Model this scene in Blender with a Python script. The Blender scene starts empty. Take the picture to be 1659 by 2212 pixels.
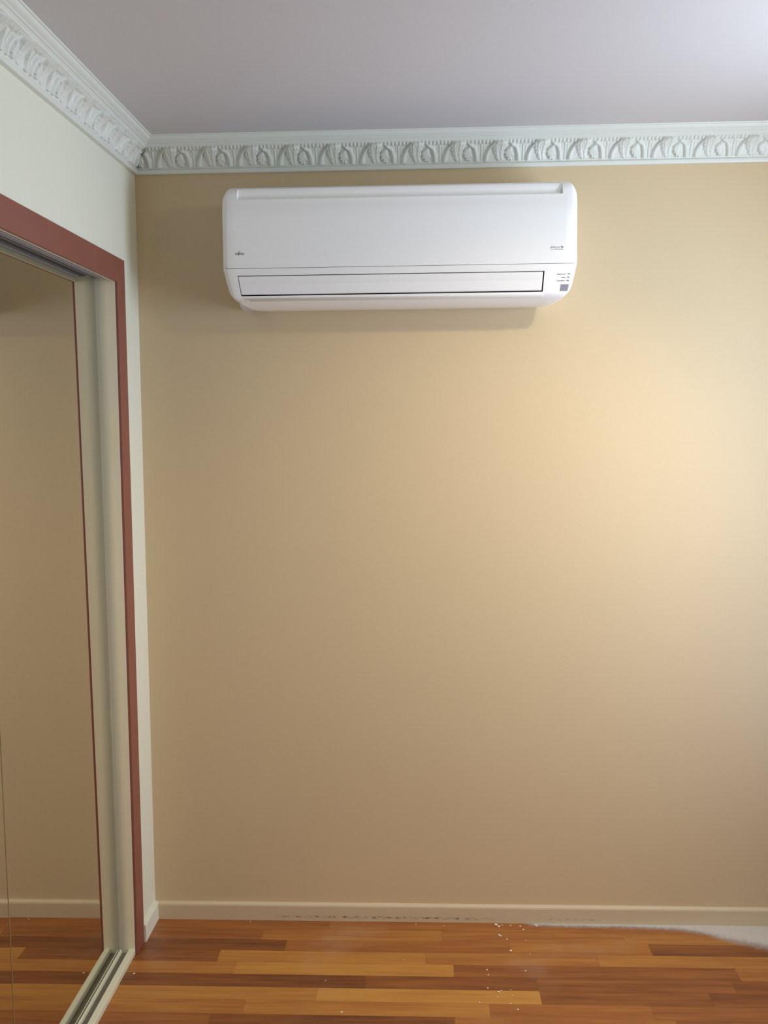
import bpy, bmesh, math, random
from mathutils import Vector, Matrix
random.seed(7)
S = bpy.context.scene
C = S.collection

# ------------------------------------------------------------------ camera
CX, D, HC = 0.84923, 2.84222, 1.55859
YAW, PITCH, ROLL, FPX = 0.041298, -0.093507, -0.009653, 2038.42
cam = bpy.data.cameras.new('camera'); co = bpy.data.objects.new('camera', cam); C.objects.link(co)
f = Vector((-math.sin(YAW)*math.cos(PITCH), math.cos(YAW)*math.cos(PITCH), math.sin(PITCH)))
r = Vector((math.cos(YAW), math.sin(YAW), 0)); u = r.cross(f)
r2 = r*math.cos(ROLL) + u*math.sin(ROLL); u2 = u*math.cos(ROLL) - r*math.sin(ROLL)
M = Matrix((r2, u2, -f)).transposed().to_4x4(); M.translation = Vector((CX, -D, HC))
co.matrix_world = M
cam.sensor_fit = 'HORIZONTAL'; cam.sensor_width = 36; cam.lens = FPX/1659*36; cam.clip_start = .02
S.camera = co

# ------------------------------------------------------------------ light
w = bpy.data.worlds.new('world'); S.world = w; w.use_nodes = True
bg = w.node_tree.nodes['Background']; bg.inputs[0].default_value = (.72, .86, 1.0, 1); bg.inputs[1].default_value = .25

def area(name, loc, target, sx, sy, power, col):
    l = bpy.data.lights.new(name, 'AREA'); l.shape = 'RECTANGLE'; l.size = sx; l.size_y = sy
    l.energy = power; l.color = col
    o = bpy.data.objects.new(name, l); C.objects.link(o); o.location = loc
    o.rotation_euler = (Vector(target)-Vector(loc)).to_track_quat('-Z', 'Y').to_euler()
    return o
def spot(name, loc, target, rad, power, col, angle, blend):
    l = bpy.data.lights.new(name, 'SPOT'); l.shadow_soft_size = rad; l.energy = power; l.color = col
    l.spot_size = math.radians(angle); l.spot_blend = blend
    o = bpy.data.objects.new(name, l); C.objects.link(o); o.location = loc
    o.rotation_euler = (Vector(target)-Vector(loc)).to_track_quat('-Z', 'Y').to_euler(); return o
XR = 2.25          # right wall
YF = -4.2          # wall behind the camera
WIN = (-1.82, -0.60, 0.28, 2.05)     # right window opening y0,y1,z0,z1
def bulb(name, loc, rad, power, col):
    l = bpy.data.lights.new(name, 'POINT'); l.shadow_soft_size = rad; l.energy = power; l.color = col
    o = bpy.data.objects.new(name, l); C.objects.link(o); o.location = loc; return o
#LIGHTS0
# daylight from the tall right window, a ceiling lamp, plus added fill lights
area('daylight_upper', (XR-.02, -.88, 1.6), (0, -.88, 1.6), .42, .8, 20, (.70, .82, 1.0))
area('cool_fill_side', (XR-.02, -.45, .9), (0, -.45, .9), .5, .8, 2.2, (.40, .55, 1.0))  # added bluish fill in front of the wall beside the window
area('warm_fill_lower', (XR-.02, -1.2, .9), (0, -1.2, .9), 1.2, 1.2, 3.0, (1.0, .75, .55))  # added warm fill low in the window plane, not daylight
bulb('ceiling_lamp', (1.74, -1.25, 2.33), .035, 6.2, (1.0, .95, .72))
spot('wall_fill_spot', (1.74, -1.25, 2.33), (.86, 0, .62), .035, 44, (1.0, .72, .36), 78, 1)  # added spot without a fixture, brightens the middle of the back wall
#LIGHTS1
S.view_settings.view_transform = 'Standard'; S.view_settings.look = 'None'
S.view_settings.exposure = 0.17; S.view_settings.gamma = 1; S.view_settings.use_curve_mapping = False

# ------------------------------------------------------------------ helpers
def srgb(r_, g_, b_):
    return tuple(((c/255)/12.92 if c/255 <= .04045 else (((c/255)+.055)/1.055)**2.4) for c in (r_, g_, b_)) + (1,)

def mat(name, col, rough=.6, metal=0, spec=.5, bump=0, bscale=200, vary=0, vscale=6, coat=0):
    m = bpy.data.materials.new(name); m.use_nodes = True
    nt = m.node_tree; b = nt.nodes['Principled BSDF']
    b.inputs['Base Color'].default_value = col; b.inputs['Roughness'].default_value = rough
    b.inputs['Metallic'].default_value = metal; b.inputs['Specular IOR Level'].default_value = spec
    b.inputs['Coat Weight'].default_value = coat
    tc = nt.nodes.new('ShaderNodeTexCoord')
    if bump:
        n = nt.nodes.new('ShaderNodeTexNoise'); n.inputs['Scale'].default_value = bscale; n.inputs['Detail'].default_value = 4
        bp = nt.nodes.new('ShaderNodeBump'); bp.inputs['Strength'].default_value = bump; bp.inputs['Distance'].default_value = .002
        nt.links.new(tc.outputs['Object'], n.inputs['Vector']); nt.links.new(n.outputs[0], bp.inputs['Height'])
        nt.links.new(bp.outputs[0], b.inputs['Normal'])
    if vary:
        n = nt.nodes.new('ShaderNodeTexNoise'); n.inputs['Scale'].default_value = vscale; n.inputs['Detail'].default_value = 3
        mx = nt.nodes.new('ShaderNodeMix'); mx.data_type = 'RGBA'
        nt.links.new(tc.outputs['Object'], n.inputs['Vector']); nt.links.new(n.outputs[0], mx.inputs[0])
        mx.inputs[6].default_value = tuple(c*(1-vary) for c in col[:3])+(1,)
        mx.inputs[7].default_value = tuple(min(1, c*(1+vary)) for c in col[:3])+(1,)
        nt.links.new(mx.outputs[2], b.inputs['Base Color'])
    return m

class N:                                  # tiny node-graph helper
    def __init__(s, m): s.nt = m.node_tree; s.b = s.nt.nodes['Principled BSDF']
    def new(s, t, **k):
        n = s.nt.nodes.new(t)
        for a, v in k.items(): setattr(n, a, v)
        return n
    def val(s, sock, v):
        if hasattr(v, 'is_output') or isinstance(v, bpy.types.NodeSocket): s.nt.links.new(v, sock)
        else: sock.default_value = v
    def math(s, op, a, b=0., c=0., clamp=False):
        n = s.new('ShaderNodeMath', operation=op, use_clamp=clamp)
        for i, v in enumerate((a, b, c)): s.val(n.inputs[i], v)
        return n.outputs[0]
    def mix(s, fac, a, b, mode='MIX'):
        n = s.new('ShaderNodeMix', data_type='RGBA', blend_type=mode)
        s.val(n.inputs[0], fac); s.val(n.inputs[6], a); s.val(n.inputs[7], b); return n.outputs[2]
    def noise(s, vec, scale, detail=3, rough=.5):
        n = s.new('ShaderNodeTexNoise'); n.inputs['Scale'].default_value = scale
        n.inputs['Detail'].default_value = detail; n.inputs['Roughness'].default_value = rough
        s.nt.links.new(vec, n.inputs['Vector']); return n.outputs[0]
    def ramp(s, v, a, b):                 # smooth 0..1 between a and b
        n = s.new('ShaderNodeMapRange', interpolation_type='SMOOTHSTEP')
        s.val(n.inputs[0], v); n.inputs[1].default_value = a; n.inputs[2].default_value = b; return n.outputs[0]
    def coords(s):
        t = s.new('ShaderNodeTexCoord'); x = s.new('ShaderNodeSeparateXYZ'); s.nt.links.new(t.outputs['Object'], x.inputs[0])
        return t.outputs['Object'], x.outputs[0], x.outputs[1], x.outputs[2]
    def scaled(s, vec, sc):
        n = s.new('ShaderNodeMapping'); n.inputs['Scale'].default_value = sc; s.nt.links.new(vec, n.inputs[0]); return n.outputs[0]

def mesh_obj(name, verts, faces, mats, parent=None, smooth=False, midx=None):
    me = bpy.data.meshes.new(name); me.from_pydata([tuple(v) for v in verts], [], faces)
    for m in (mats if isinstance(mats, (list, tuple)) else [mats]): me.materials.append(m)
    if midx:
        for p, i in zip(me.polygons, midx): p.material_index = i
    if smooth:
        for p in me.polygons: p.use_smooth = True
    me.update()
    o = bpy.data.objects.new(name, me); C.objects.link(o)
    if parent: o.parent = parent
    return o

class MB:
    def __init__(s): s.v = []; s.f = []; s.m = []
    def box(s, x0, x1, y0, y1, z0, z1, mi=0, warp=None):
        n = len(s.v)
        for z in (z0, z1):
            for (x, y) in ((x0, y0), (x1, y0), (x1, y1), (x0, y1)):
                p = Vector((x, y, z)); s.v.append(warp(p) if warp else p)
        for q in ((0, 3, 2, 1), (4, 5, 6, 7), (0, 1, 5, 4), (1, 2, 6, 5), (2, 3, 7, 6), (3, 0, 4, 7)):
            s.f.append(tuple(n+i for i in q)); s.m.append(mi)
        return s
    def prism(s, prof, axis, a, b, warp=None, mi=0):
        """extrude a closed 2-D profile along 'x','y' or 'z' from a to b"""
        n = len(s.v); k = len(prof)
        for t in (a, b):
            for (p, q_) in prof:
                P = {'x': Vector((t, p, q_)), 'y': Vector((p, t, q_)), 'z': Vector((p, q_, t))}[axis]
                s.v.append(warp(P) if warp else P)
        for i in range(k):
            j = (i+1) % k; s.f.append((n+i, n+j, n+k+j, n+k+i)); s.m.append(mi)
        s.f.append(tuple(n+i for i in range(k))[::-1]); s.f.append(tuple(n+k+i for i in range(k))); s.m += [mi, mi]
        return s
    def build(s, name, mats, parent=None, smooth=False, bevel=0, seg=2):
        o = mesh_obj(name, s.v, s.f, mats, parent, smooth, s.m)
        bm = bmesh.new(); bm.from_mesh(o.data); bmesh.ops.recalc_face_normals(bm, faces=bm.faces); bm.to_mesh(o.data); bm.free()
        if bevel:
            b = o.modifiers.new('bevel', 'BEVEL'); b.width = bevel; b.segments = seg; b.limit_method = 'ANGLE'; b.angle_limit = math.radians(35)
        return o

def tag(o, label=None, cat=None, group=None, kind=None):
    if label: o['label'] = label
    if cat: o['category'] = cat
    if group: o['group'] = group
    if kind: o['kind'] = kind
    return o
def struct(o, label, cat): return tag(o, label, cat, kind='structure')

# ------------------------------------------------------------------ materials
PAINT_BACK = srgb(214, 194, 158); PAINT_LEFT = srgb(230, 232, 216)
m_back = mat('beige_wall_paint', PAINT_BACK, .55, spec=.35, bump=.12, bscale=260, vary=.02, vscale=3)
m_left = mat('pale_wall_paint', PAINT_LEFT, .6, spec=.35, bump=.12, bscale=260, vary=.02, vscale=3)
m_ceil = mat('ceiling_paint', srgb(210, 208, 210), .7, spec=.3, bump=.1, bscale=180, vary=.02, vscale=2)
m_plaster = mat('white_plaster_moulding', srgb(226, 230, 224), .42, spec=.45, bump=.08, bscale=300)
m_red = mat('red_brown_painted_wood', srgb(139, 84, 71), .42, spec=.45, bump=.1, bscale=150, vary=.08, vscale=9)
m_plastic = mat('white_plastic', srgb(251, 252, 252), .32, spec=.5)
m_dark = mat('dark_gap', srgb(28, 28, 30), .7)
m_metalcream = mat('cream_enamel_track', srgb(226, 226, 200), .38, spec=.5, vary=.05, vscale=30)
m_groove = mat('dark_track_groove', srgb(120, 116, 104), .8, vary=.2, vscale=60)  # mottled grey, darker than the cream lips
m_grey = mat('grey_track_metal', srgb(178, 178, 192), .5)
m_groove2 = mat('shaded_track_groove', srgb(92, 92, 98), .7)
m_ink = mat('grey_print', srgb(95, 95, 95), .5)
m_ink_l = mat('pale_grey_print', srgb(165, 165, 168), .5)
m_led = mat('indicator_lens', srgb(110, 112, 120), .3)
m_recv = mat('receiver_window_plastic', srgb(150, 151, 166), .25)
m_mirror = mat('mirror_silvering', (.75, .735, .68, 1), .015, metal=1)
m_edgestrip = mat('bevelled_mirror_edge', srgb(150, 128, 92), .3)
m_edge = mat('mirror_polished_edge', srgb(120, 128, 118), .2, metal=.6)

# baseboard: pale paint with a band of black scuffs low down
m_base = mat('baseboard_paint', srgb(214, 197, 166), .5, spec=.4, bump=.1, bscale=200)
n = N(m_base); vec, x, y, z = n.coords()
line = n.math('MULTIPLY', n.ramp(z, .0085, .0125), n.ramp(z, .0185, .0145))
rng = n.math('ADD', n.math('MULTIPLY', n.ramp(x, .36, .42), n.ramp(x, 1.12, .95)), n.math('MULTIPLY', n.math('MULTIPLY', n.ramp(x, 1.18, 1.24), n.ramp(x, 1.42, 1.36)), .5), clamp=True)
sp = n.ramp(n.noise(n.scaled(vec, (34, 1, 160)), 1.6, 5, .7), .47, .60)
fac = n.math('MULTIPLY', n.math('MULTIPLY', line, rng), sp)
n.nt.links.new(n.mix(n.math('MULTIPLY', fac, .85), srgb(214, 197, 166), srgb(52, 50, 38)), n.b.inputs['Base Color'])

# jamb: cream with a fuzzy grey-green dusty band where the door closes against it
m_jamb = mat('cream_jamb_paint', srgb(222, 212, 182), .5, spec=.4)
n = N(m_jamb); vec, x, y, z = n.coords()
nz = n.noise(n.scaled(vec, (14, 14, 1.2)), 3, 5, .65)
xx = n.math('ADD', x, n.math('MULTIPLY', n.math('SUBTRACT', nz, .5), .014))
band = n.math('MULTIPLY', n.ramp(xx, -.020, -.052), n.ramp(nz, .05, .45))
n.nt.links.new(n.mix(n.math('MULTIPLY', band, .70), srgb(240, 231, 202), srgb(160, 160, 143)), n.b.inputs['Base Color'])

# parquet: tone per board comes in as a mesh attribute, grain runs along each board
m_floor = mat('oak_strip_floor', (1, 1, 1, 1), .34, spec=.45)
n = N(m_floor); vec, x, y, z = n.coords()
at = n.new('ShaderNodeAttribute', attribute_name='tone'); tone = at.outputs['Fac']
cr = n.new('ShaderNodeValToRGB'); e = cr.color_ramp.elements
e[0].position = 0; e[0].color = srgb(110, 62, 34); e[1].position = 1; e[1].color = srgb(196, 140, 66)
k = cr.color_ramp.elements.new(.5); k.color = srgb(162, 100, 50)
at2 = n.new('ShaderNodeAttribute', attribute_name='shift')
cmb = n.new('ShaderNodeCombineXYZ'); n.nt.links.new(n.math('MULTIPLY', at2.outputs['Fac'], 7.0), cmb.inputs[0]); n.nt.links.new(n.math('MULTIPLY', at2.outputs['Fac'], 3.0), cmb.inputs[1])
ad = n.new('ShaderNodeVectorMath', operation='ADD'); n.nt.links.new(vec, ad.inputs[0]); n.nt.links.new(cmb.outputs[0], ad.inputs[1])
g1 = n.noise(n.scaled(ad.outputs[0], (5, 90, 1)), 1.0, 6, .6)
g2 = n.noise(n.scaled(ad.outputs[0], (2.2, 26, 1)), 1.0, 3, .6)
g3 = n.noise(n.scaled(ad.outputs[0], (30, 500, 1)), 1.0, 2, .5)
t = n.math('ADD', tone, n.math('MULTIPLY', n.math('SUBTRACT', g1, .5), .75))
t = n.math('ADD', t, n.math('MULTIPLY', n.math('SUBTRACT', g2, .5), .7))
t = n.math('ADD', t, n.math('MULTIPLY', n.math('SUBTRACT', g3, .5), .12), clamp=True)
n.nt.links.new(t, cr.inputs[0])
scr = n.noise(vec, 2.4, 6, .6)
dust = n.math('MULTIPLY', n.ramp(scr, .56, .75), .13)
n.nt.links.new(n.mix(dust, cr.outputs[0], srgb(205, 190, 172)), n.b.inputs['Base Color'])
n.nt.links.new(n.math('ADD', .30, n.math('MULTIPLY', g1, .16)), n.b.inputs['Roughness'])
bp = n.new('ShaderNodeBump'); bp.inputs['Strength'].default_value = .15; bp.inputs['Distance'].default_value = .001
n.nt.links.new(g1, bp.inputs['Height']); n.nt.links.new(bp.outputs[0], n.b.inputs['Normal'])

# plaster dust: pale powder thinning out through noise at its rim
m_dust = mat('plaster_dust', srgb(206, 200, 190), .9, bump=.3, bscale=400, vary=.08, vscale=60)
n = N(m_dust); vec, x, y, z = n.coords()
cov = n.new('ShaderNodeAttribute', attribute_name='cover').outputs['Fac']
nz = n.noise(n.scaled(vec, (1, 1, 1)), 55, 5, .65)
a = n.ramp(n.math('ADD', cov, n.math('MULTIPLY', n.math('SUBTRACT', nz, .5), .55)), .15, .90)
n.nt.links.new(a, n.b.inputs['Alpha'])

# ------------------------------------------------------------------ setting
ZC = 2.392                                   # ceiling at the back wall
KY = .0087
lean = lambda p: Vector((p.x + .0052*(p.z-1.7), p.y, p.z))
DZ = 1.957                                   # closet opening head
YJ = -.215; YO = -1.95                       # closet opening ends

struct(MB().box(-.9, XR+.25, 0, .12, -.1, ZC+.15).build('wall_back', m_back), 'beige painted back wall behind the air conditioner', 'wall')
wl = MB()
wl.box(-.12, 0, YJ, 0, 0, ZC+.05, warp=lean)
wl.box(-.12, 0, YO, YJ, DZ+.015, ZC+.05, warp=lean)
wl.box(-.12, 0, YF, YO, 0, ZC+.05, warp=lean)
struct(wl.build('wall_left', m_left), 'pale painted left wall above and around the mirrored closet', 'wall')
wr = MB(); y0, y1, z0, z1 = WIN
wr.box(XR, XR+.14, YF, y0, 0, ZC); wr.box(XR, XR+.14, y1, 0, 0, ZC)
wr.box(XR, XR+.14, y0, y1, 0, z0); wr.box(XR, XR+.14, y0, y1, z1, ZC)
struct(wr.build('wall_right', m_left), 'pale right wall with the window', 'wall')
struct(MB().box(-.9, XR+.25, YF-.12, YF, -.1, ZC+.15).build('wall_front', m_left), 'pale wall behind the viewer', 'wall')
tilt = lambda p: Vector((p.x, p.y, p.z + KY*p.y))
struct(MB().box(-.9, XR+.14, YF, 0, ZC, ZC+.12, warp=tilt).build('ceiling', m_ceil), 'plain off-white ceiling', 'ceiling')
struct(MB().box(-.9, -.80, YF, 0, -.1, ZC+.1).build('wall_closet', m_left), 'closet back wall hidden behind the mirror doors', 'wall')

# window in the right wall (outside the picture, lights the room)
wn = bpy.data.objects.new('window_1', None); C.objects.link(wn); wn.location = (XR+.07, (y0+y1)/2, z0)
struct(wn, 'white framed window in the right wall', 'window')
fr = MB(); X0, X1 = -.03, .03; hy = (y1-y0)/2; hz = z1-z0; t_ = .035
fr.box(X0, X1, -hy, hy, 0, t_); fr.box(X0, X1, -hy, hy, hz-t_, hz); fr.box(X0, X1, -hy, -hy+t_, t_, hz-t_); fr.box(X0, X1, hy-t_, hy, t_, hz-t_)
fr.build('window_frame', m_plastic, wn)

# strip floor, one quad per board
strips = {0: [(.55, .45), (1.2, .55), (1.75, .5), (9, .5)],
          1: [(.35, .42), (.9, .62), (1.45, .58), (9, .66)],
          2: [(-.2, .55), (.43, .14), (1.1, .5), (1.515, .62), (9, .2)],
          3: [(-.75, .5), (.24, .22), (.85, .80), (1.35, .62), (9, .66)],
          4: [(-.6, .5), (.30, .62), (.93, .88), (1.73, .30), (9, .62)],
          5: [(-.9, .5), (.68, .12), (1.16, .22), (1.7, .28), (9, .2)],
          6: [(-.7, .3), (.55, .74), (1.162, .95), (1.62, .26), (9, .18)],
          7: [(-.5, .5), (.36, .62), (1.02, .70), (1.45, .5), (9, .4)],
          8: [(-.62, .7), (.28, .4), (.925, .16), (1.5, .55), (9, .3)],
          9: [(-.3, .4), (.5, .5), (1.3, .45), (9, .3)]}
V, F, tones, shifts = [], [], [], []
yy = 0.0; i = 0
while yy > YF:
    yn = -.0635 - .0605*i
    if i in strips: segs = strips[i]
    else:
        segs = []; xq = -.8 + random.random()*.4
        while xq < XR+.1: segs.append((xq, random.random()**1.2*.9)); xq += random.uniform(.35, .9)
        segs.append((9, random.random()*.8))
    xa = -.85
    for xb, tn in segs:
        xb = min(xb, XR+.14)
        if xb <= xa: continue
        g = .0002; nn = len(V)
        V += [(xa+g, yy-g, 0), (xb-g, yy-g, 0), (xb-g, yn+g, 0), (xa+g, yn+g, 0)]; F.append((nn, nn+3, nn+2, nn+1))
        tones.append(tn); shifts.append(random.random()*9); xa = xb
    yy = yn; i += 1
nn = len(V)
V += [(-.85, 0, -.0012), (XR+.14, 0, -.0012), (XR+.14, YF, -.0012), (-.85, YF, -.0012), (-.85, 0, -.08), (XR+.14, 0, -.08), (XR+.14, YF, -.08), (-.85, YF, -.08)]
F += [(nn, nn+3, nn+2, nn+1), (nn+4, nn+5, nn+6, nn+7), (nn, nn+1, nn+5, nn+4), (nn+1, nn+2, nn+6, nn+5), (nn+2, nn+3, nn+7, nn+6), (nn+3, nn, nn+4, nn+7)]
tones += [0]*6; shifts += [0]*6
fl = mesh_obj('floor', V, F, m_floor)
for nm, arr in (('tone', tones), ('shift', shifts)):
    a_ = fl.data.attributes.new(nm, 'FLOAT', 'FACE')
    for q_, v_ in enumerate(arr): a_.data[q_].value = v_
struct(fl, 'orange-brown oak strip floor', 'floor')

# baseboards
bprof = [(0, 0), (-.013, 0), (-.013, .046), (-.0115, .0505), (-.008, .053), (0, .0545)]
struct(MB().prism(bprof, 'x', .0, XR).build('baseboard_back', m_base), 'low pale baseboard along the back wall with black scuff marks', 'baseboard')
lb = [(-p, q_) for p, q_ in bprof]; lb[0] = (-.0, 0)
struct(MB().prism([(p-.0088 if True else p, q_) for p, q_ in [(0, 0), (.0130, 0), (.0130, .050), (.0122, .0530), (.0105, .0540), (.0, .0545)]], 'y', -.1475, -.001).build('baseboard_left', m_left),
       'short pale baseboard between the closet casing and the corner', 'baseboard')

# ------------------------------------------------------------------ crown moulding with acanthus relief
PER = .1199
def seg_ridge(u_, v_, pts, r0, r1):
    """height 0..1 of a rounded ridge that follows the polyline pts in (u,v)"""
    best = 0
    for k_ in range(len(pts)-1):
        (a0, b0), (a1, b1) = pts[k_], pts[k_+1]
        dx, dy = (a1-a0)*1.9, b1-b0
        tt = max(0, min(1, ((u_-a0)*1.9*dx + (v_-b0)*dy)/(dx*dx+dy*dy)))
        ex, ey = (u_-a0)*1.9-dx*tt, v_-b0-dy*tt
        g_ = (k_+tt)/(len(pts)-1); rr = r0+(r1-r0)*g_
        d2 = (ex*ex+ey*ey)/(rr*rr)
        if d2 < 1: best = max(best, math.sqrt(1-d2))
    return best
def relief(s, v):
    u_ = (s/PER) % 1.0
    h = 0.0
    # flat reeds between the leaves
    du = min(u_, 1-u_)
    if v < .80: h = max(h, .0030*max(0, 1-(du/.022)**2)**.5 if du < .022 else 0)
    for o_ in (.065, -.06):
        d_ = abs(((u_-o_+.5) % 1)-.5)
        if d_ < .016 and v < .7: h = max(h, .0016*(1-(d_/.016)**2)**.5)
    # slanting stems either side
    h = max(h, .0085*seg_ridge(u_, v, [(.12, .0), (.135, .25), (.19, .50), (.26, .70)], .12, .05))
    h = max(h, .0085*seg_ridge(u_, v, [(.895, .0), (.885, .30), (.84, .60), (.73, .74)], .10, .09))
    # big central leaf: a fan from a narrow foot, scalloped rim, flutes, tip curling outward
    c_ = .45
    wv = .055 + .135*max(0, v)**.75 + .024*abs(math.sin(v*15))
    if v > .78: wv *= max(0, 1-((v-.78)/.17)**2)**.5
    du = u_-c_+.03*math.sin(v*3)
    if v < .95 and abs(du) < wv:
        e_ = abs(du)/wv
        body = (1-e_**3)**.5
        flute = .0016*math.cos(e_*math.pi*5.0)*(.4+.6*v)
        rise = .0050 + .0120*(max(0, v)**1.6)
        h = max(h, rise*body + flute*body - .0030*math.exp(-(du/.010)**2))
    # lower lobed leaf on the right of the big one
    for tip in ((.585, .34), (.605, .19), (.650, .07), (.705, .05), (.745, .20)):
        h = max(h, .0080*seg_ridge(u_, v, [(.70, .56), (.5*(.70+tip[0])-.012, .5*(.56+tip[1])+.02), tip], .075, .058))
    # row of drops hanging from the fillet
    nd = 11; uu = (u_*nd) % 1-.5
    amp = .5+.5*abs(math.cos(math.pi*(u_-.0)))
    lo = .80-.05*amp*(1 if abs(uu) < .28 else 0)
    if v > lo:
        h = max(h, (.0040*max(0, 1-(uu/.42)**2)**.5 if abs(uu) < .42 else 0)*min(1, (v-lo)/.05) + .0012)
    if v > .93: h = max(h, .0045*(v-.93)/.07)
    return h

B0, B1 = (.010, -.076), (.0435, -.026)       # relief band, (projection, z below ceiling)
low = [(.0, -.096), (.011, -.096), (.0135, -.092), (.0135, -.086), (.0105, -.0825), (.0085, -.081), (.0105, -.078)]
top = [(.0475, -.0235), (.0490, -.0225), (.0490, -.0195), (.0535, -.0190), (.0550, -.0175), (.0550, -.0150),
       (.0600, -.0130), (.0650, -.0090), (.0675, -.0050), (.0675, -.0035), (.0715, -.0030), (.0730, 0)]
NV = 24
def cornice(name, length, place, phase, label, ds=.0024, joint=None):
    rows = []
    for p in low: rows.append((p, None))
    for k_ in range(NV+1): rows.append((None, k_/NV))
    for p in top: rows.append((p, None))
    nrm = Vector((B1[1]-B0[1], -(B1[0]-B0[0]))).normalized()   # outward and down
    n_ = int(length/ds)
    V, F = [], []
    for (p, v) in rows:
        for i_ in range(n_+1):
            s = i_*ds
            if p: a_, b_ = p
            else:
                cove = -.0065*math.sin(v*math.pi)
                a_ = B0[0]+(B1[0]-B0[0])*v; b_ = B0[1]+(B1[1]-B0[1])*v
                h = relief(s+phase, v)+cove
                if joint and abs(s-joint) < .0015: h -= .0015
                a_ += nrm[0]*h; b_ += nrm[1]*h
            V.append(place(max(s, a_), a_, b_))
    for r_ in range(len(rows)-1):
        for i_ in range(n_):
            q_ = r_*(n_+1)+i_
            F.append((q_, q_+1, q_+n_+2, q_+n_+1))
    # back closure against wall and ceiling
    base = len(V)
    V += [place(0, -.004, -.096), place(length, -.004, -.096), place(0, -.004, .004), place(length, -.004, .004), place(0, .073, .004), place(length, .073, .004)]
    F += [(base, base+2, base+3, base+1), (base+2, base+4, base+5, base+3)]
    o = mesh_obj(name, V, F, m_plaster, None, True)
    bm = bmesh.new(); bm.from_mesh(o.data)
    bmesh.ops.remove_doubles(bm, verts=bm.verts, dist=1e-5)
    bmesh.ops.recalc_face_normals(bm, faces=bm.faces)
    for e_ in bm.edges:
        if len(e_.link_faces) == 2 and e_.calc_face_angle(0) > math.radians(40): e_.smooth = False
    bm.to_mesh(o.data); bm.free()
    return struct(o, label, 'moulding')
cornice('trim_1', XR, lambda s, a, b: (s, -a, ZC+b), -.065, 'white plaster crown moulding with acanthus leaves above the air conditioner', joint=1.625)
cornice('trim_2', 2.4, lambda s, a, b: (a + .0052*(ZC-1.7), -s, ZC+b-KY*s), .05, 'white acanthus crown moulding running along the left wall')

# ------------------------------------------------------------------ closet surround
th = .0075; cw = .068
cs = MB()
cs.prism([(YJ, DZ), (YJ, 0), (YJ+cw, 0), (YJ+cw, DZ+cw), (YO-cw, DZ+cw), (YO-cw, 0), (YO, 0), (YO, DZ)], 'x', -.001, th, warp=lean)
struct(cs.build('trim_3', m_red, bevel=.0022), 'red-brown wooden casing around the mirrored closet opening', 'door casing')
XM = -.0555
jb = MB()
jb.box(-.118, .0, YJ, YJ+.010, 0, DZ+.013, warp=lambda p: Vector((p.x + (.0052*(p.z-1.7) if p.x > -.05 else 0), p.y-.0006, p.z)))
jb.box(-.118, -.002, YO-.010, YO, 0, DZ+.013)
struct(jb.build('trim_4', m_jamb), 'cream jamb of the mirrored closet with a dusty grey band', 'door jamb')
# head of the opening: cream lip in front, grey double channel behind
ht = bpy.data.objects.new('trim_5', None); C.objects.link(ht); ht.location = (0, YJ, DZ)
struct(ht, 'grey overhead track of the sliding mirror doors', 'door track')
L = YO-YJ
MB().box(-.005, -.0005, L, -.001, .000, .012).build('front_lip', m_metalcream, ht)['label'] = 'cream front lip'
MB().box(-.118, -.005, L, -.012, .0125, .025).box(-.030, -.022, L, -.03, .006, .0125).build('channel', m_grey, ht)
MB().box(-.044, -.032, L, -.03, .0115, .0126).build('groove_shade', m_groove2, ht)  # flat dark strip, the groove's shade is put into its colour
# floor track
bt = bpy.data.objects.new('trim_6', None); C.objects.link(bt); bt.location = (0, YJ, 0)
struct(bt, 'cream metal floor track with two grooves under the mirror doors', 'door track')
lp = [(-.0095, 0), (-.0095, .014), (-.0115, .018), (-.026, .018), (-.028, .0165), (-.028, .0)]
MB().prism(lp, 'y', L, 0).build('front_lip', m_metalcream, bt)
MB().box(-.1, -.028, L, 0, 0, .004).build('track_bed', m_groove, bt)['label'] = 'dark grooves'
MB().prism([(-.0485, .004), (-.0490, .013), (-.0500, .0145), (-.0550, .0145), (-.0555, .004)], 'y', L, 0).build('guide_ridge', m_metalcream, bt)
struct(bt, bt['label'], 'door track')

def mirror_door(name, x, ya, yb, ztop, label, rot=0):
    o = bpy.data.objects.new(name, None); C.objects.link(o); o.location = (x, ya, .0); o.rotation_euler = (0, 0, rot)
    struct(o, label, 'mirror door')
    Ln = yb-ya
    MB().box(-.022, -.005, Ln, 0, .017, ztop).build('door_panel', m_edge, o)
    MB().box(-.005, 0, Ln, -.0, .0175, ztop).build('mirror_glass', m_mirror, o)
    return o
mirror_door('door_1', XM, YJ-.0008, -.922, DZ+.010, 'sliding mirror closet door nearest the corner, reflecting the back wall')
d2 = mirror_door('door_2', XM+.0045, -.923, YO+.002, DZ+.010, 'sliding mirror closet door at the left edge of the picture', rot=math.radians(.25))

MB().box(-.006, .0006, -.0026, .0004, .0175, DZ+.010).build('edge_strip', m_edgestrip, d2)

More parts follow.
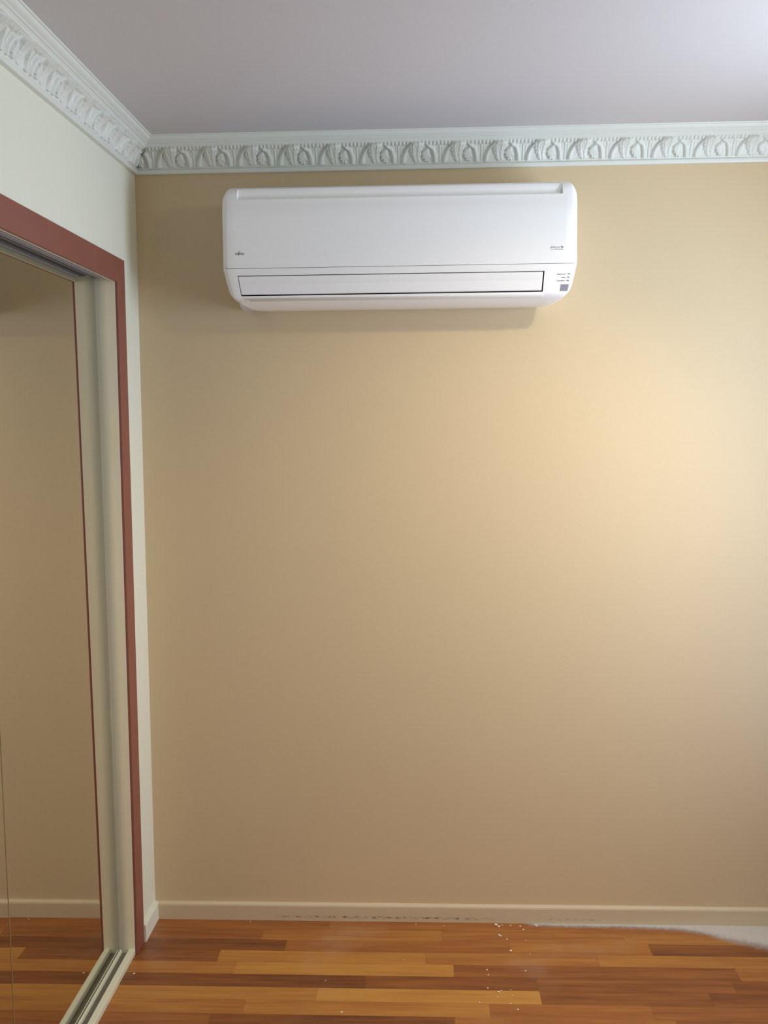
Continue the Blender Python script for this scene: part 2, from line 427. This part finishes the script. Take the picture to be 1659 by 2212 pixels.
# ------------------------------------------------------------------ air conditioner
AX = .787; AY = 0.0
ac = bpy.data.objects.new('air_conditioner', None); C.objects.link(ac); ac.location = (AX, 0, 1.885)
tag(ac, 'white wall-mounted split air conditioner under the crown moulding', 'air conditioner')
def interp(tab, t_):
    for a_, b_ in zip(tab, tab[1:]):
        if a_[0] <= t_ <= b_[0]:
            k_ = (t_-a_[0])/(b_[0]-a_[0]) if b_[0] > a_[0] else 0
            return a_[1]+(b_[1]-a_[1])*k_
    return tab[-1][1]
ZO = 1.885
def loft(name, rows, cols, m_, parent, pocket=None, mats=None):
    """rows: (out, z, halfwidth); cols: list of (fraction kind, inset) ; builds a front skin whose ends round back to the wall"""
    xs = cols
    V, F, MI = [], [], []
    cen = Vector((.10, 2.04))
    ncol = len(xs)
    for ri, (o_, z_, hw) in enumerate(rows):
        for ci, (kind, t_) in enumerate(xs):
            # kind -1 / +1 : distance from the end ; 0 : absolute x
            if kind == 0: x_ = t_; sh = 0
            else:
                x_ = kind*(hw-t_)
                sh = .016*max(0, 1-t_/.016)**2.2
            P = Vector((o_, z_)); d_ = (cen-P); 
            if d_.length > 1e-6: P = P + d_.normalized()*min(sh, d_.length*.5)
            oo, zz = P
            if o_ <= .001: oo = 0
            if pocket: oo, zz = pocket(ri, x_, oo, zz)
            V.append((x_, -oo, zz-ZO))
    for ri in range(len(rows)-1):
        for ci in range(ncol-1):
            a_ = ri*ncol+ci; F.append((a_, a_+1, a_+ncol+1, a_+ncol)); MI.append(0)
    nr = len(rows)
    F.append([ri*ncol for ri in range(nr)]); MI.append(0)
    F.append([ri*ncol+ncol-1 for ri in range(nr)][::-1]); MI.append(0)
    return V, F, MI
ends = [.0, .001, .003, .006, .010, .016]
def ends_cols(mid):
    return [(-1, t_) for t_ in ends] + mid + [(1, t_) for t_ in ends[::-1]]
def finish(name, V, F, MI, mats, parent, ang=32):
    o = mesh_obj(name, V, F, mats, parent, True, MI)
    bm = bmesh.new(); bm.from_mesh(o.data); bmesh.ops.recalc_face_normals(bm, faces=bm.faces)
    for e_ in bm.edges:
        if len(e_.link_faces) == 2 and e_.calc_face_angle(0) > math.radians(ang): e_.smooth = False
    bm.to_mesh(o.data); bm.free(); return o

# casing: everything below the front panel, plus the body behind it
XL, XRr = -.446, .398            # outlet opening (top), relative to centre
body = [(.0, 2.212, .474), (.12, 2.214, .474), (.150, 2.211, .475), (.172, 2.200, .478), (.180, 2.175, .480), (.190, 2.10, .481), (.194, 1.9878, .4815),
        (.2035, 1.9875, .487), (.2045, 1.984, .487), (.2035, 1.977, .4865), (.2010, 1.9690, .485),
        (.1975, 1.9500, .4815), (.1935, 1.9330, .478), (.1885, 1.9150, .474), (.1860, 1.9100, .472),
        (.1800, 1.9050, .468), (.168, 1.9000, .463), (.150, 1.8940, .455), (.130, 1.8890, .444), (.105, 1.8860, .434), (.05, 1.8890, .418), (.0, 1.8950, .410)]
def slant(z_): return (2.0-z_-.031)*.135   # the ends of the outlet lean inward going down
r_top, r_bot = 10, 13
def body_mesh():
    mid = [(0, XL-.004), (0, XL), (0, XL+.0005), (0, -.2), (0, 0), (0, .2), (0, XRr-.0005), (0, XRr), (0, XRr+.004)]
    V, F, MI = loft('c', body, ends_cols(mid), None, None)
    ncol = len(ends_cols(mid)); E0 = len(ends)
    V = [list(v) for v in V]
    # lean columns that border the outlet
    for ri, (o_, z_, hw) in enumerate(body):
        if r_top <= ri <= r_bot+2:
            for j in range(len(mid)):
                q_ = ri*ncol+E0+j
                s_ = slant(min(z_, 1.9690)) if j < 3 else (-slant(min(z_, 1.9690))*.45 if j > 5 else 0)
                V[q_][0] += s_
    # outlet cavity: remove the skin there and sink a dark box
    keepF, keepM = [], []
    for f_, m_ in zip(F, MI):
        if len(f_) == 4:
            a_ = f_[0]; ri, ci = divmod(a_, ncol)
            if r_top <= ri < r_bot and E0+1 <= ci < E0+len(mid)-2: continue
        keepF.append(f_); keepM.append(m_)
    F, MI = keepF, keepM
    loop = []
    cL, cR = E0+1, E0+len(mid)-2
    for ci in range(cL, cR): loop.append(r_top*ncol+ci)
    for ri in range(r_top, r_bot): loop.append(ri*ncol+cR)
    for ci in range(cR, cL, -1): loop.append(r_bot*ncol+ci)
    for ri in range(r_bot, r_top, -1): loop.append(ri*ncol+cL)
    n0 = len(V)
    for q_ in loop:
        x_, y_, z_ = V[q_]; V.append([x_, y_+.045, z_+.004])
    for i_ in range(len(loop)):
        j_ = (i_+1) % len(loop); F.append((loop[i_], loop[j_], n0+j_, n0+i_)); MI.append(1)
    F.append(tuple(range(n0, n0+len(loop)))); MI.append(1)
    return V, F, MI
V, F, MI = body_mesh()
finish('casing', V, F, MI, [m_plastic, m_dark], ac)

# front panel with the recessed grip along its top
fp = [(.13, 2.2155, .478), (.150, 2.2165, .478), (.165, 2.2135, .480), (.178, 2.2070, .483), (.1865, 2.1960, .486), (.1895, 2.1880, .487), (.1915, 2.1810, .487),
      (.1925, 2.1770, .487), (.1930, 2.1755, .487), (.1955, 2.1560, .4875), (.1962, 2.1545, .4875), (.1990, 2.12, .4875), (.2020, 2.07, .4875), (.2040, 2.03, .4875), (.2050, 2.0050, .4875), (.2050, 1.9935, .4875), (.2035, 1.9890, .487), (.193, 1.9882, .4865)]
GX0, GX1 = -.4445, .4475
def pocket(ri, x_, oo, zz):
    if GX0+.0005 <= x_ <= GX1-.0005:
        if ri == 4: return oo-.0055, zz
        if ri == 5: return oo-.0110, zz-.001
        if ri == 6: return oo-.0145, zz-.002
        if ri == 7: return oo-.0120, zz-.0008
        if ri == 3: return oo-.0015, zz
    return oo, zz
mid = [(0, GX0-.004), (0, GX0), (0, GX0+.002), (0, -.3), (0, -.15), (0, 0), (0, .15), (0, .3), (0, GX1-.002), (0, GX1), (0, GX1+.004)]
V, F, MI = loft('p', fp, ends_cols(mid), None, None, pocket)
panel = finish('front_panel', V, F, MI, [m_plastic], ac, 38)

# louvre flap sitting in the outlet with a dark gap all round
def out_at(z_, tab=body):
    pts = sorted([(b_[1], b_[0]) for b_ in tab if 1.905 < b_[1] < 1.98])
    return interp(pts, z_)
lv = []
zt, zb = 1.9676, 1.9185
zs = [zt, zt-.0015, 1.9465, 1.9450, 1.9435, zb+.0015, zb]
V, F, MI = [], [], []
for k_, z_ in enumerate(zs):
    o_ = out_at(z_)-(.0018 if k_ in (0, len(zs)-1) else .0004) - (.0009 if k_ == 3 else 0)
    xa = XL+slant(z_)+.0016; xb = XRr-slant(z_)*.45-.0034
    V += [(xa, -o_, z_-ZO), (xa+.3, -o_, z_-ZO), (xb, -o_, z_-ZO)]
for k_ in range(len(zs)-1):
    for j in range(2): F.append((k_*3+j, k_*3+j+1, k_*3+j+4, k_*3+j+3)); MI.append(0)
n0 = len(V)
for k_, z_ in ((0, zt), (len(zs)-1, zb)):
    o_ = out_at(z_)-.009
    xa = XL+slant(z_)+.0016; xb = XRr-slant(z_)*.45-.0034
    V += [(xa, -o_, z_-ZO), (xa+.3, -o_, z_-ZO), (xb, -o_, z_-ZO)]
q0 = (len(zs)-1)*3
F += [(0, n0, n0+1, 1), (1, n0+1, n0+2, 2), (q0, q0+1, n0+4, n0+3), (q0+1, q0+2, n0+5, n0+4), (n0, n0+3, n0+4, n0+1), (n0+1, n0+4, n0+5, n0+2),
      tuple([k_*3 for k_ in range(len(zs))]+[n0+3, n0]), tuple([k_*3+2 for k_ in range(len(zs))][::-1]+[n0+2, n0+5])]
MI += [0]*8
finish('louver', V, F, MI, [m_plastic], ac)

# lower lip under the outlet
xa, xb = XL+.010, XRr-.004
V, F, MI = [], [], []
lip = [(.1862, 1.9118), (.1872, 1.9105), (.1868, 1.9080), (.1815, 1.9035), (.1760, 1.9012)]
for o_, z_ in lip: V += [(xa+(1.9118-z_)*2, -o_-.0008, z_-ZO), (xb, -o_-.0008, z_-ZO)]
for o_, z_ in [(.172, 1.9025), (.183, 1.9105)]: V += [(xa+.01, -o_+.003, z_-ZO), (xb, -o_+.003, z_-ZO)]
k_ = len(V)//2
for i_ in range(k_):
    j_ = (i_+1) % k_; F.append((i_*2, i_*2+1, j_*2+1, j_*2)); MI.append(0)
F.append(tuple(i_*2 for i_ in range(k_))); F.append(tuple(i_*2+1 for i_ in range(k_))[::-1]); MI += [0, 0]
finish('outlet_lip', V, F, MI, [m_plastic], ac, 60)

def panel_frame(x_, z_, tab):
    """point on the skin, tangent frame following its slope"""
    pts = sorted([(b_[1], b_[0]) for b_ in tab])
    o0, o1 = interp(pts, z_-.004), interp(pts, z_+.004)
    up = Vector((0, -(o1-o0), .008)).normalized(); rt = Vector((1, 0, 0)); nn_ = rt.cross(up)
    return Vector((x_, -interp(pts, z_), z_-ZO)), rt, up, nn_
tabF = [(b_[0], b_[1]) for b_ in fp[7:16]]; tabB = [(b_[0], b_[1]) for b_ in body[8:15]]
def text(name, s, x_, z_, size, m_, tab, align='LEFT', sx=1.0, shear=0, off=.0):
    cu = bpy.data.curves.new(name, 'FONT'); cu.body = s; cu.size = size; cu.align_x = align; cu.shear = shear; cu.extrude = .00015; cu.offset = off
    tmp = bpy.data.objects.new('tmp', cu); C.objects.link(tmp)
    dg = bpy.context.evaluated_depsgraph_get(); me = bpy.data.meshes.new_from_object(tmp.evaluated_get(dg)); bpy.data.objects.remove(tmp)
    P, rt, up, nn_ = panel_frame(x_, z_, [(o_, zz) for o_, zz in tab])
    for v in me.vertices:
        q_ = v.co.copy(); v.co = P + rt*(q_.x*sx) + up*q_.y + nn_*(q_.z+.0003)
    me.materials.clear(); me.materials.append(m_)
    o = bpy.data.objects.new(name, me); C.objects.link(o); o.parent = ac; return o
def plate(name, pts, m_, tab, parent=None, thick=.0006):
    V = []
    for d_ in (0, thick):
        for (x_, z_) in pts:
            P, rt, up, nn_ = panel_frame(x_, z_, tab); V.append(P+nn_*(d_-.0002 if d_ == 0 else d_))
    k_ = len(pts); F = [tuple(range(k_))[::-1], tuple(range(k_, 2*k_))]
    for i_ in range(k_):
        j_ = (i_+1) % k_; F.append((i_, j_, k_+j_, k_+i_))
    o = mesh_obj(name, V, F, m_, parent or ac)
    bm = bmesh.new(); bm.from_mesh(o.data); bmesh.ops.recalc_face_normals(bm, faces=bm.faces); bm.to_mesh(o.data); bm.free()
    return o
XA = lambda wx: wx-AX
lg = text('maker_logo', 'FUJITSU', XA(.3365), 2.0250, .0078, m_ink, tabF, sx=.93, shear=.12, off=.0001)
lg['label'] = 'grey printed maker name at the lower left of the panel'
# the looped mark standing over the J and I
def ring(cx, cz, rx, rz, wd, k_=20, rot=0):
    out = []
    for i_ in range(k_):
        a_ = 2*math.pi*i_/k_; out.append((cx+math.cos(a_)*rx, cz+math.sin(a_)*rz))
    return out
def ring_plate(name, cx, cz, rx, rz, wd, rot, m_, tab, parent):
    V, F = [], []; k_ = 20
    for rr in (0, wd):
        for i_ in range(k_):
            a_ = 2*math.pi*i_/k_; ex, ez = math.cos(a_)*(rx-rr), math.sin(a_)*(rz-rr)
            px_, pz_ = cx+ex*math.cos(rot)-ez*math.sin(rot), cz+ex*math.sin(rot)+ez*math.cos(rot)
            P, rt, up, nn_ = panel_frame(px_, pz_, tab); V.append(P+nn_*.0005)
    for i_ in range(k_):
        j_ = (i_+1) % k_; F.append((i_, j_, k_+j_, k_+i_))
    return mesh_obj(name, V, F, m_, parent)
ring_plate('logo_loop', XA(.3480), 2.0345, .0016, .0023, .0006, math.radians(-25), m_ink, tabF, lg)
ring_plate('logo_loop', XA(.3470), 2.0300, .0016, .0024, .0006, math.radians(-25), m_ink, tabF, lg)
t2 = text('series_logo', 'Halcyon', XA(1.2020), 2.0292, .0076, m_ink_l, tabF, sx=.95, shear=.3)
t2['label'] = 'pale grey series lettering with a small bird mark'
plate('bird_mark', [(XA(1.2275), 2.0345), (XA(1.2295), 2.0352), (XA(1.2315), 2.0325), (XA(1.2360), 2.0330), (XA(1.2325), 2.0295), (XA(1.2295), 2.0290), (XA(1.2305), 2.0318)], m_ink, tabF, t2, .0005)
plate('initial_stroke', [(XA(1.2000), 2.0285), (XA(1.2012), 2.0285), (XA(1.2045), 2.0338), (XA(1.2033), 2.0338)], m_ink, tabF, t2, .0005)
text('series_caption', 'DC INVERTER', XA(1.2015), 2.0240, .0042, m_ink_l, tabF, sx=1.28)
for s_, xr_, z_ in (('OPERATION', 1.2435, 1.9595), ('TIMER', 1.2422, 1.9510), ('ECONOMY', 1.2408, 1.9425)):
    text('indicator_caption', s_, XA(xr_), z_-.0013, .0044, m_ink, tabB, align='RIGHT', sx=1.0)
for xr_, z_ in ((1.2475, 1.9605), (1.2462, 1.9520), (1.2450, 1.9435)):
    plate('indicator_light', [(XA(xr_), z_-.0013), (XA(xr_+.0066), z_-.0013), (XA(xr_+.0069), z_+.0010), (XA(xr_+.0004), z_+.0010)], m_led, tabB)
plate('receiver_window', [(XA(1.2285), 1.9160), (XA(1.2490), 1.9160), (XA(1.2525), 1.9335), (XA(1.2305), 1.9335)], m_recv, tabB, None, .0007)
# small screw plug on the underside by the left end of the outlet
plate('screw_cover', [(XL+.020, 1.9045), (XL+.022, 1.9040), (XL+.026, 1.9020), (XL+.025, 1.9012), (XL+.021, 1.9028)], m_plastic, [(b_[0], b_[1]) for b_ in body[13:18]], None, .002)

# ------------------------------------------------------------------ plaster dust and chips on the floor
def dust(name, pts_fn, nx, ny, label):
    V, F, cov = [], [], []
    for j in range(ny+1):
        for i_ in range(nx+1):
            x_, y_, c_ = pts_fn(i_/nx, j/ny); V.append((x_, y_, .0003+.0007*c_)); cov.append(c_)
    for j in range(ny):
        for i_ in range(nx):
            a_ = j*(nx+1)+i_; F.append((a_, a_+nx+1, a_+nx+2, a_+1))
    o = mesh_obj(name, V, F, m_dust, None, True)
    at_ = o.data.attributes.new('cover', 'FLOAT', 'POINT')
    for q_, c_ in enumerate(cov): at_.data[q_].value = c_
    return tag(o, label, 'dust', kind='stuff')
def edge_depth(x_):                       # how far the powder reaches from the baseboard
    tab = [(1.13, .004), (1.3, .010), (1.5, .012), (1.62, .020), (1.70, .040), (1.76, .075), (1.86, .110), (2.2, .17)]
    return interp(tab, max(1.13, min(2.19, x_)))
def dust_pt(a_, b_):
    x_ = 1.13+(2.19-1.13)*a_; y_ = -.0135-.22*b_
    d_ = edge_depth(x_); c_ = max(0, min(1, .62 + (d_-(-y_-.0135))/(.020+.25*d_)*.5))
    c_ *= max(0, min(1, (x_-1.13)/.06))
    return x_, y_, c_
dust('plaster_dust', dust_pt, 150, 40, 'pale plaster dust heaped along the baseboard at the right')

m_chip = mat('plaster_chip', srgb(236, 228, 208), .8)
def chip_mesh(seed):
    rnd = random.Random(seed); bm = bmesh.new()
    bmesh.ops.create_icosphere(bm, subdivisions=1, radius=1)
    for v in bm.verts:
        v.co *= rnd.uniform(.65, 1.25); v.co.z *= .45
    me = bpy.data.meshes.new('plaster_chip'); bm.to_mesh(me); bm.free(); me.materials.append(m_chip); return me
cm = [chip_mesh(s_) for s_ in range(4)]
CH = [(1071, 1998, 5), (1077, 2001, 4), (1084, 1999, 3), (1103, 1999, 3), (1124, 2001, 3), (1156, 1999, 4), (1160, 2001, 3), (1078, 2020, 4), (1082, 2022, 3),
      (1131, 2008, 3), (1095, 2028, 2.5), (1136, 2031, 2.5), (1103, 2054, 4), (1145, 2060, 2), (1052, 2095, 3), (1055, 2106, 3), (1135, 2097, 3),
      (1054, 2134, 3), (1077, 2143, 4), (1083, 2140, 3), (1103, 2138, 2), (1036, 2165, 3), (1103, 2168, 2.5), (1119, 2181, 3.5), (1107, 2150, 2), (1075, 2153, 2),
      (738, 2186, 3.5), (541, 1991, 2.5), (305, 2039, 2.5), (290, 2103, 3.5), (703, 2118, 2), (872, 2073, 2), (958, 1999, 2), (898, 1996, 2)]
MI3 = M.to_3x3(); org = M.translation
first = True
for k_, (px, py, sz) in enumerate(CH):
    d_ = f + r2*((px-829.5)/FPX) - u2*((py-1106)/FPX)
    t_ = (0.001-org.z)/d_.z; P = org + d_*t_
    o = bpy.data.objects.new('plaster_chip', cm[k_ % 4]); C.objects.link(o)
    s_ = sz/FPX*t_*.72
    o.location = (P.x, min(P.y, -.0165), s_*.38); o.scale = (s_, s_*1.15, s_); o.rotation_euler = (0, 0, random.random()*6)
    one = {(738, 2186): 'lone white plaster chip near the bottom edge of the picture, left of the middle', (541, 1991): 'white plaster chip against the baseboard below the left end of the air conditioner',
           (305, 2039): 'white plaster chip by the foot of the red-brown casing', (290, 2103): 'white plaster chip on the dark board beside the closet floor track',
           (703, 2118): 'tiny plaster chip in the middle of the long dark board', (872, 2073): 'tiny plaster chip on the pale board left of the chip cluster'}
    if (px, py) in one: tag(o, one[(px, py)], 'plaster chip')
    elif py < 2012: tag(o, 'tiny white plaster chip lying right against the back baseboard', 'plaster chip', 'white plaster chips along the back baseboard')
    elif py < 2070: tag(o, 'tiny white plaster chip on the boards just out from the baseboard', 'plaster chip', 'white plaster chips on the second and third boards')
    else: tag(o, 'tiny white plaster chip scattered near the bottom edge, right of the middle', 'plaster chip', 'white plaster chips near the bottom edge')
